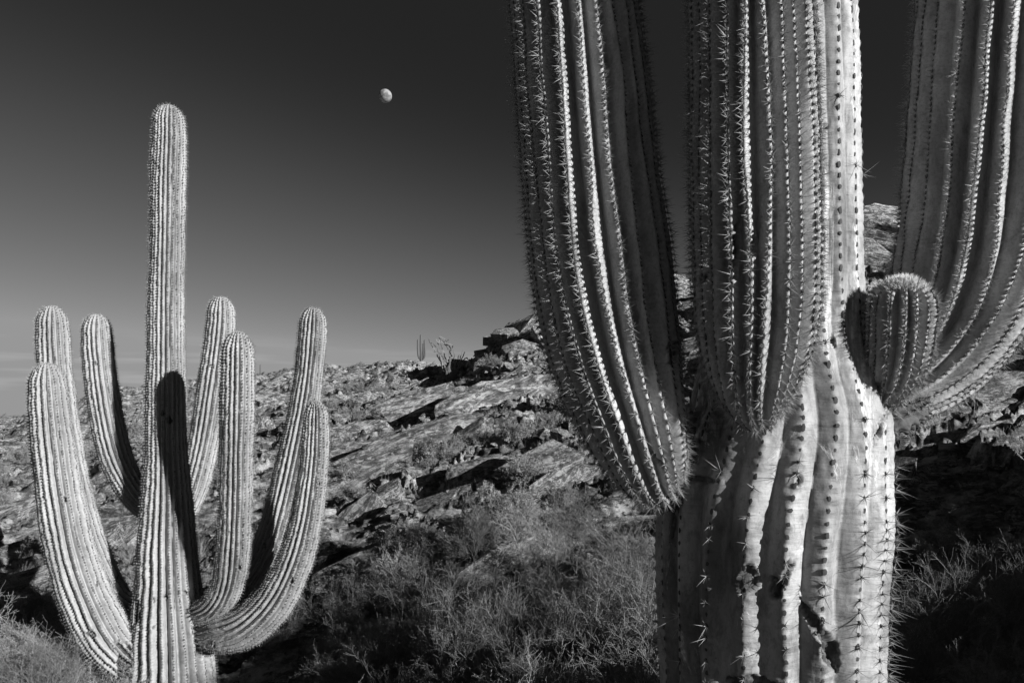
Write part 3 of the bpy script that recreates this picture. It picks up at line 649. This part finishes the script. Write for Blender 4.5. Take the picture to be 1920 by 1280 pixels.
# countless smaller stones in one
protos = []
for i in range(10):
    me = make_rock(200 + i, (1, .7, .22 if i < 7 else .5), 14, cuts=0)
    n = len(me.vertices); v = np.zeros(n * 3); me.vertices.foreach_get('co', v)
    f = np.array([list(p.vertices) for p in me.polygons]); protos.append((v.reshape(-1, 3), f)); bpy.data.meshes.remove(me)
VV, FF, off_ = [], [], 0
N_S = 18000
lx = rng.uniform(-1000, 1300, N_S); lD = np.exp(rng.uniform(math.log(3.5), math.log(70), N_S))
wide = rng.random(N_S) < .12; lx = np.where(wide, rng.uniform(-2500, 2500, N_S), lx)
X = lx / F * lD; Z = ground_z(X, lD)
ssz = (3 + rng.pareto(2.0, N_S) * 4.6).clip(2, 20) / F * lD
for i in range(N_S):
    v, f = protos[i % 10]; R3 = np.array(bed_frame(.3))
    vv = (v * ssz[i]) @ R3.T + (X[i], lD[i], Z[i] + ssz[i] * .08)
    VV.append(vv); FF.append(f + off_); off_ += len(v)
o = mesh_np('loose_stones', np.vstack(VV), np.vstack(FF), M['rock'])
tag(o, 'countless small stones and chips strewn over the slope', 'stones', kind='stuff')

# ------------------------------------------------------------------ shrubs
def tubes(P0, P1, r0, r1):
    n = len(P0); d = P1 - P0; L = np.linalg.norm(d, axis=1)[:, None] + 1e-9; d = d / L
    ref = np.where(np.abs(d[:, 2:3]) > .9, [[1., 0, 0]], [[0, 0, 1.]]); a = np.cross(d, ref); a /= np.linalg.norm(a, axis=1)[:, None]; b = np.cross(d, a)
    V = np.zeros((n, 6, 3))
    for i in range(3):
        t_ = i * 2 * math.pi / 3; w_ = a * math.cos(t_) + b * math.sin(t_)
        V[:, i] = P0 + w_ * r0[:, None]; V[:, 3 + i] = P1 + w_ * r1[:, None]
    i0 = np.arange(n)[:, None] * 6
    Fq = np.concatenate([i0 + np.array([q]) for q in ((0, 1, 4, 3), (1, 2, 5, 4), (2, 0, 3, 5))])
    return V.reshape(-1, 3), Fq
def unit(v): return v / (np.linalg.norm(v, axis=-1, keepdims=True) + 1e-9)
def grow(seed, stems, levels, L0, spread, droop=0.0, kids=4, ratio=.6, ang=.7, segs=5, r0=.006, up=.5, rmin=.0011, wig=.14, spur=0):
    """a wiry bush: each branch a crooked polyline, its children leave it along its length"""
    g_ = np.random.default_rng(seed); S0, S1, A0, A1 = [], [], [], []; tips = []
    def branch(p, d, L, r, lev):
        n = segs if lev == 0 else max(2, segs - lev); pts = [p]
        for i in range(n):
            d = unit(d + g_.normal(0, wig, 3) + np.array([0, 0, (up if lev == 0 else up * .5) * .12 - droop * i / n]))
            p = p + d * L / n; pts.append(p)
        for i in range(n):
            S0.append(pts[i]); S1.append(pts[i + 1]); A0.append(max(rmin, r * (1 - i / n * .6))); A1.append(max(rmin * .8, r * (1 - (i + 1) / n * .6)))
        if lev < levels:
            k = kids if lev else kids + 1
            for j in range(k):
                t_ = (.25 + .75 * (j + g_.random()) / k) * n; i = min(int(t_), n - 1); q_ = pts[i] + (pts[i + 1] - pts[i]) * (t_ - i)
                dd = unit(pts[i + 1] - pts[i]); side = unit(np.cross(dd, g_.normal(0, 1, 3)))
                a_ = ang * g_.uniform(.6, 1.4)
                branch(q_, unit(dd * math.cos(a_) + side * math.sin(a_)), L * ratio * g_.uniform(.6, 1.2), r * .55, lev + 1)
        else:
            tips.append((pts[-1], d, pts[n // 2]))
            for j in range(spur):
                i = g_.integers(0, n); q_ = pts[i] + (pts[i + 1] - pts[i]) * g_.random(); dd = unit(g_.normal(0, 1, 3) + d * .4)
                S0.append(q_); S1.append(q_ + dd * L * g_.uniform(.12, .3)); A0.append(rmin); A1.append(rmin * .6)
    for s_ in range(stems):
        az = g_.random() * 2 * math.pi; th = spread * math.sqrt(g_.random())
        d = np.array([math.cos(az) * math.sin(th), math.sin(az) * math.sin(th), math.cos(th)])
        b0 = np.array([math.cos(az), math.sin(az), 0]) * L0 * .06 * g_.random()
        branch(b0 - (0, 0, .05 * L0), d, L0 * g_.uniform(.6, 1.1), r0, 0)
    return np.array(S0), np.array(S1), np.array(A0), np.array(A1), tips
def leaves(tips, seed, per, size, rad):
    g_ = np.random.default_rng(seed); C_ = np.repeat(np.array([t_[0] for t_ in tips]), per, 0); D_ = np.repeat(np.array([t_[1] for t_ in tips]), per, 0); M_ = np.repeat(np.array([t_[2] for t_ in tips]), per, 0)
    n = len(C_); u = g_.random((n, 1)); c = M_ * u + C_ * (1 - u) + g_.normal(0, rad, (n, 3))
    d = unit(D_ + g_.normal(0, .6, (n, 3))); s_ = unit(np.cross(d, g_.normal(0, 1, (n, 3)))); ln = size * g_.uniform(.5, 1.3, (n, 1))
    V = np.stack((c - s_ * ln * .09, c + d * ln * .5, c + s_ * ln * .09, c - d * ln * .5), 1).reshape(-1, 3)
    return V, np.arange(n)[:, None] * 4 + np.array([[0, 1, 2, 3]])
SH = {}
def proto(kind, i, gr, mt, leaf=None):
    """a shrub thing kept as a pair of meshes: branches, and its foliage when it has some"""
    V, Fq = tubes(*gr[:4]); ob = mesh_np('branches', V, Fq, M[mt]); me = ob.data; bpy.data.objects.remove(ob)
    lm = None
    if leaf:
        V, Fq = leaves(gr[4], i, *leaf[1:]); ob = mesh_np('foliage', V, Fq, M[leaf[0]]); lm = ob.data; bpy.data.objects.remove(ob)
    SH.setdefault(kind, []).append((me, lm))
for i in range(5): proto('wiry', i, grow(300 + i, 11, 3, .85, 1.05, kids=5, ratio=.52, ang=.75, spur=3, r0=.0065, rmin=.0013, wig=.16), 'twig')
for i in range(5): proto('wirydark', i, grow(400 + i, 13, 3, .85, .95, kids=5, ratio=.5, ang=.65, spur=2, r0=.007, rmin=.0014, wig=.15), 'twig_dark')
for i in range(4): proto('thorn', i, grow(320 + i, 9, 2, .75, .9, kids=8, ratio=.42, ang=1.1, segs=6, spur=7, r0=.008, rmin=.0020, wig=.07), 'twig_pale')
for i in range(4): proto('creosote', i, grow(340 + i, 12, 3, 1.0, .85, kids=4, ratio=.5, ang=.6, r0=.008, rmin=.0016, wig=.12), 'twig_dark', ('leaf_dark', 7, .022, .02))
for i in range(5): proto('brittle', i, grow(360 + i, 34, 2, .55, 1.35, kids=4, ratio=.45, ang=.5, segs=3, r0=.004, rmin=.0022, wig=.12), 'twig', ('leaf', 12, .06, .025))
for i in range(3): proto('tuft', i, grow(380 + i, 150, 0, .6, .75, droop=.35, segs=5, r0=.0022, rmin=.001, wig=.05), 'grass')
def shrub(kind, i, X, Y, s_, name, label, cat, group, rot=None):
    me, lm = SH[kind][i % len(SH[kind])]
    z = float(ground_z(X, Y))
    if lm is None:
        o = bpy.data.objects.new(name, me); COL.objects.link(o)
    else:
        o = bpy.data.objects.new(name, None); COL.objects.link(o); o.empty_display_size = .1
        for nm, m_ in (('branches', me), ('foliage', lm)):
            c = bpy.data.objects.new(nm, m_); COL.objects.link(c); c.parent = o
    o.location = (X, Y, z - .02); o.rotation_euler = (rr.uniform(-.1, .1), rr.uniform(-.1, .1), rr.uniform(0, 6.28) if rot is None else rot)
    o.scale = (s_, s_, s_ * rr.uniform(.85, 1.15)); return tag(o, label, cat, group)
nearL = lambda px, D: (abs(px - 320) < 150 and 7.2 < D < 9.6) or (px < 640 and 7.2 < D < 8.9 )
def scatter2(kind, n, pxr, Dr, szr, name, what, cat, avoid=None, mask=None):
    """like scatter, the label says where on the slope each one stands"""
    c = 0
    for t_ in range(n * 10):
        if c >= n: break
        px = rr.uniform(*pxr); D = math.exp(rr.uniform(math.log(Dr[0]), math.log(Dr[1])))
        if avoid and avoid(px, D): continue
        if mask and vnoise(np.array(px / 110.), np.array(math.log(D) * 4), 55) < mask: continue
        sz_ = rr.uniform(*szr); sw = 'small ' if sz_ < szr[0] * .67 + szr[1] * .33 else 'mid-sized ' if sz_ < szr[0] * .33 + szr[1] * .67 else 'large '
        shrub(kind, c, (px - 960) / F * D, D, sz_, name, sw + what + ' ' + where(px, D), cat, (sw + name.replace('_', ' ') + 's ').replace('bushs', 'bushes') + where(px, D)); c += 1
slabs_clear = lambda px, D: (640 < px < 1010 and 13 < D < 27 and rr.random() < .75)
scatter2('brittle', 135, (-40, 1960), (18, 90), (.5, 1.4), 'hillside_shrub', 'low bushy shrub', 'shrub', mask=.42, avoid=slabs_clear)
scatter2('brittle', 36, (620, 1060), (10, 19), (.5, 1.0), 'leafy_shrub', 'soft leafy shrub', 'shrub', mask=.38)
scatter2('brittle', 12, (0, 480), (10.5, 19), (.4, .8), 'leafy_shrub', 'soft leafy shrub', 'shrub')
scatter2('creosote', 22, (640, 1280), (5.6, 10), (.45, .8), 'dark_shrub', 'dark fine-leaved shrub', 'shrub')
scatter2('wiry', 24, (640, 1290), (4.6, 10.5), (.4, .8), 'wiry_bush', 'pale leafless wiry bush', 'bush', avoid=nearL)
scatter2('wirydark', 44, (640, 1290), (4.6, 10.5), (.45, .85), 'twiggy_bush', 'dark leafless twiggy bush', 'bush', avoid=nearL)
scatter2('thorn', 18, (640, 1240), (4.2, 6.2), (.4, .7), 'thorny_bush', 'pale thorny bush', 'bush')
scatter2('wirydark', 14, (-80, 225), (7.0, 10), (.6, 1.0), 'twiggy_bush', 'dark leafless twiggy bush', 'bush')
scatter2('wiry', 9, (-80, 225), (7.0, 10), (.6, 1.0), 'wiry_bush', 'leafless wiry bush', 'bush')
scatter2('wirydark', 8, (400, 700), (7.2, 10.5), (.4, .7), 'twiggy_bush', 'dark leafless twiggy bush', 'bush', avoid=nearL)
scatter2('wiry', 8, (400, 700), (7.2, 10.5), (.4, .75), 'wiry_bush', 'leafless wiry bush', 'bush', avoid=nearL)
scatter2('creosote', 10, (1640, 2000), (3.8, 8), (.4, .6), 'dark_shrub', 'dark fine-leaved shrub', 'shrub')
scatter2('wirydark', 14, (1600, 2050), (3.4, 7), (.35, .55), 'wiry_bush', 'leafless wiry bush', 'bush')  # darker twigs stand in for the shade at bottom right
scatter2('tuft', 34, (-60, 760), (8.2, 14), (.5, .9), 'grass_tuft', 'dry grass tuft', 'grass tuft', avoid=lambda px, D: abs(px - 320) < 90 and D < 9)
# fine dry growth between the bushes
n = 60000
gx = rng.uniform(-1000, 1100, n); gD = np.exp(rng.uniform(math.log(4), math.log(30), n)); dens = vnoise(gx / gD / 2 * .01 * gD, gD * .9, 91)
kp = vnoise(gx / F * gD * .9, gD * .9, 91) > .45; gx, gD = gx[kp], gD[kp]; X = gx / F * gD; n = len(X)
b0 = np.stack((X, gD, ground_z(X, gD) - .01), -1); d = unit(rng.normal(0, .55, (n, 3)) + (0, 0, 1)); d[:, 2] = np.abs(d[:, 2])
V, Fc = cones(b0, d, rng.uniform(.06, .22, n) * np.clip(gD / 12, .7, 1.6), .0016 * np.clip(gD / 9, .6, 3))
tag(mesh_np('dry_grass', V, Fc, M['grass']), 'sparse short dry grass between the stones', 'grass', kind='stuff')

# ------------------------------------------------------------------ ocotillo on the skyline
oc = empty('ocotillo', (0, 0, 0)); D0 = 44.0
tag(oc, 'leafless ocotillo with crooked wand branches against the sky beside the far saguaro', 'ocotillo')
wands = [[(838, 712), (830, 690), (822, 670), (815, 655), (808, 645), (803, 634)], [(838, 712), (829, 688), (826, 672), (818, 650), (805, 641)], [(840, 712), (834, 684), (828, 665), (820, 640), (815, 638)],
         [(842, 712), (838, 685), (832, 660), (826, 645), (817, 637)], [(843, 712), (838, 688), (827, 664), (810, 658)], [(844, 712), (842, 688), (846, 668), (842, 655), (830, 642), (817, 636)],
         [(846, 710), (845, 682), (842, 662), (848, 648), (834, 642)], [(850, 710), (846, 685), (843, 668), (840, 655), (836, 645), (823, 634)], [(850, 708), (843, 690), (847, 660), (840, 645), (833, 635), (825, 631)],
         [(838, 646), (841, 636)], [(853, 700), (856, 680), (862, 672), (868, 655)], [(855, 700), (862, 685), (872, 672), (880, 674), (888, 677)], [(852, 704), (860, 688), (868, 668), (872, 660)],
         [(848, 712), (853, 690), (852, 670), (850, 655)], [(840, 713), (836, 700), (828, 690), (822, 686)], [(846, 712), (850, 690), (858, 676), (860, 664)]]
for i, wd in enumerate(wands):
    pts = [np.array(P(a, b, D0 + math.sin(i * 2.1 + j) * .25)) for j, (a, b) in enumerate(wd)]
    c = catmull(pts, 5); c = c + rng.normal(0, .02, c.shape)
    if wd[0][1] > 697: c[0] = P(844 + (i % 5 - 2), 722, D0)
    rr_ = np.linspace(.06, .026, len(c)); V, Fq = tubes(c[:-1], c[1:], rr_[:-1], rr_[1:])
    mesh_np('branch', V, Fq, M['wand'], oc)

# ------------------------------------------------------------------ far and small saguaros
def tiny(label, limbs, D, N=12, group=None):
    r_ = empty('saguaro', (0, 0, 0)); tag(r_, label, 'cactus', group)
    for i, l in enumerate(limbs):
        c = [(a, b, D, h, .2) for a, b, h in l]
        L = Limb(c, N, .2, seed=30 + i, wob=.01, ribwob=.02, capk=1.2)
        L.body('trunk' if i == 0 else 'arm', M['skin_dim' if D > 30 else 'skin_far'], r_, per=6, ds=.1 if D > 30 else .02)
    return r_
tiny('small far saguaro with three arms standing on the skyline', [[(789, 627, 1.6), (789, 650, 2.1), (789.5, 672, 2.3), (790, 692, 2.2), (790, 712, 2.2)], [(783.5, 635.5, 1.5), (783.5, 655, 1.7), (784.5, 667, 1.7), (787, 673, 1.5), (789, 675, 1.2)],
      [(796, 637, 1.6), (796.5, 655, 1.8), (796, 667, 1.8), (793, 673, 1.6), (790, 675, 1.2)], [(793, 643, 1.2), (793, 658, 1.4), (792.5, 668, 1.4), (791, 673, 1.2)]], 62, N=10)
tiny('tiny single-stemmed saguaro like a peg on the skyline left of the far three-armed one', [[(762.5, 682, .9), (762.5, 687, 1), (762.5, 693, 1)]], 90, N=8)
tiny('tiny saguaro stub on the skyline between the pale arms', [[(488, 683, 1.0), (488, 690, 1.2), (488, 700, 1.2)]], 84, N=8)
tiny('short young saguaro column among grass at lower left', [[(79, 1131, 8), (79, 1145, 8.6), (80, 1170, 9), (80, 1215, 9), (80, 1260, 9)]], 11.5, N=16)
tiny('small column saguaro cut by the right edge in the shade', [[(1918, 808, 5), (1918, 825, 5.5), (1920, 850, 5.5), (1922, 900, 5.5)]], 13, N=14)

# ------------------------------------------------------------------ the moon, lit by the same sun
mp_ = Vector(P(722.5, 180, 1)) - Vector((0, 0, EYE)); md = 3000 * mp_.normalized() + Vector((0, 0, EYE))
m, nt, b = mat('moon_rock')
n1 = nd(nt, 'ShaderNodeTexNoise', {'Vector': coords(nt, (.05, .05, .05)), 'Scale': 1.3, 'Detail': 6, 'Roughness': .5})
nt.links.new(ramp(nt, n1.outputs[0], [(.40, .10), (.58, .22)]), b.inputs['Base Color']); b.inputs['Roughness'].default_value = 1
bm = bmesh.new(); bmesh.ops.create_uvsphere(bm, u_segments=64, v_segments=32, radius=3000 * 11.6 / F / 1.06)
me = bpy.data.meshes.new('moon'); bm.to_mesh(me); bm.free(); me.materials.append(m)
for p in me.polygons: p.use_smooth = True
mo = bpy.data.objects.new('moon', me); COL.objects.link(mo); mo.location = md
tag(mo, 'gibbous moon high in the dark sky', 'moon')
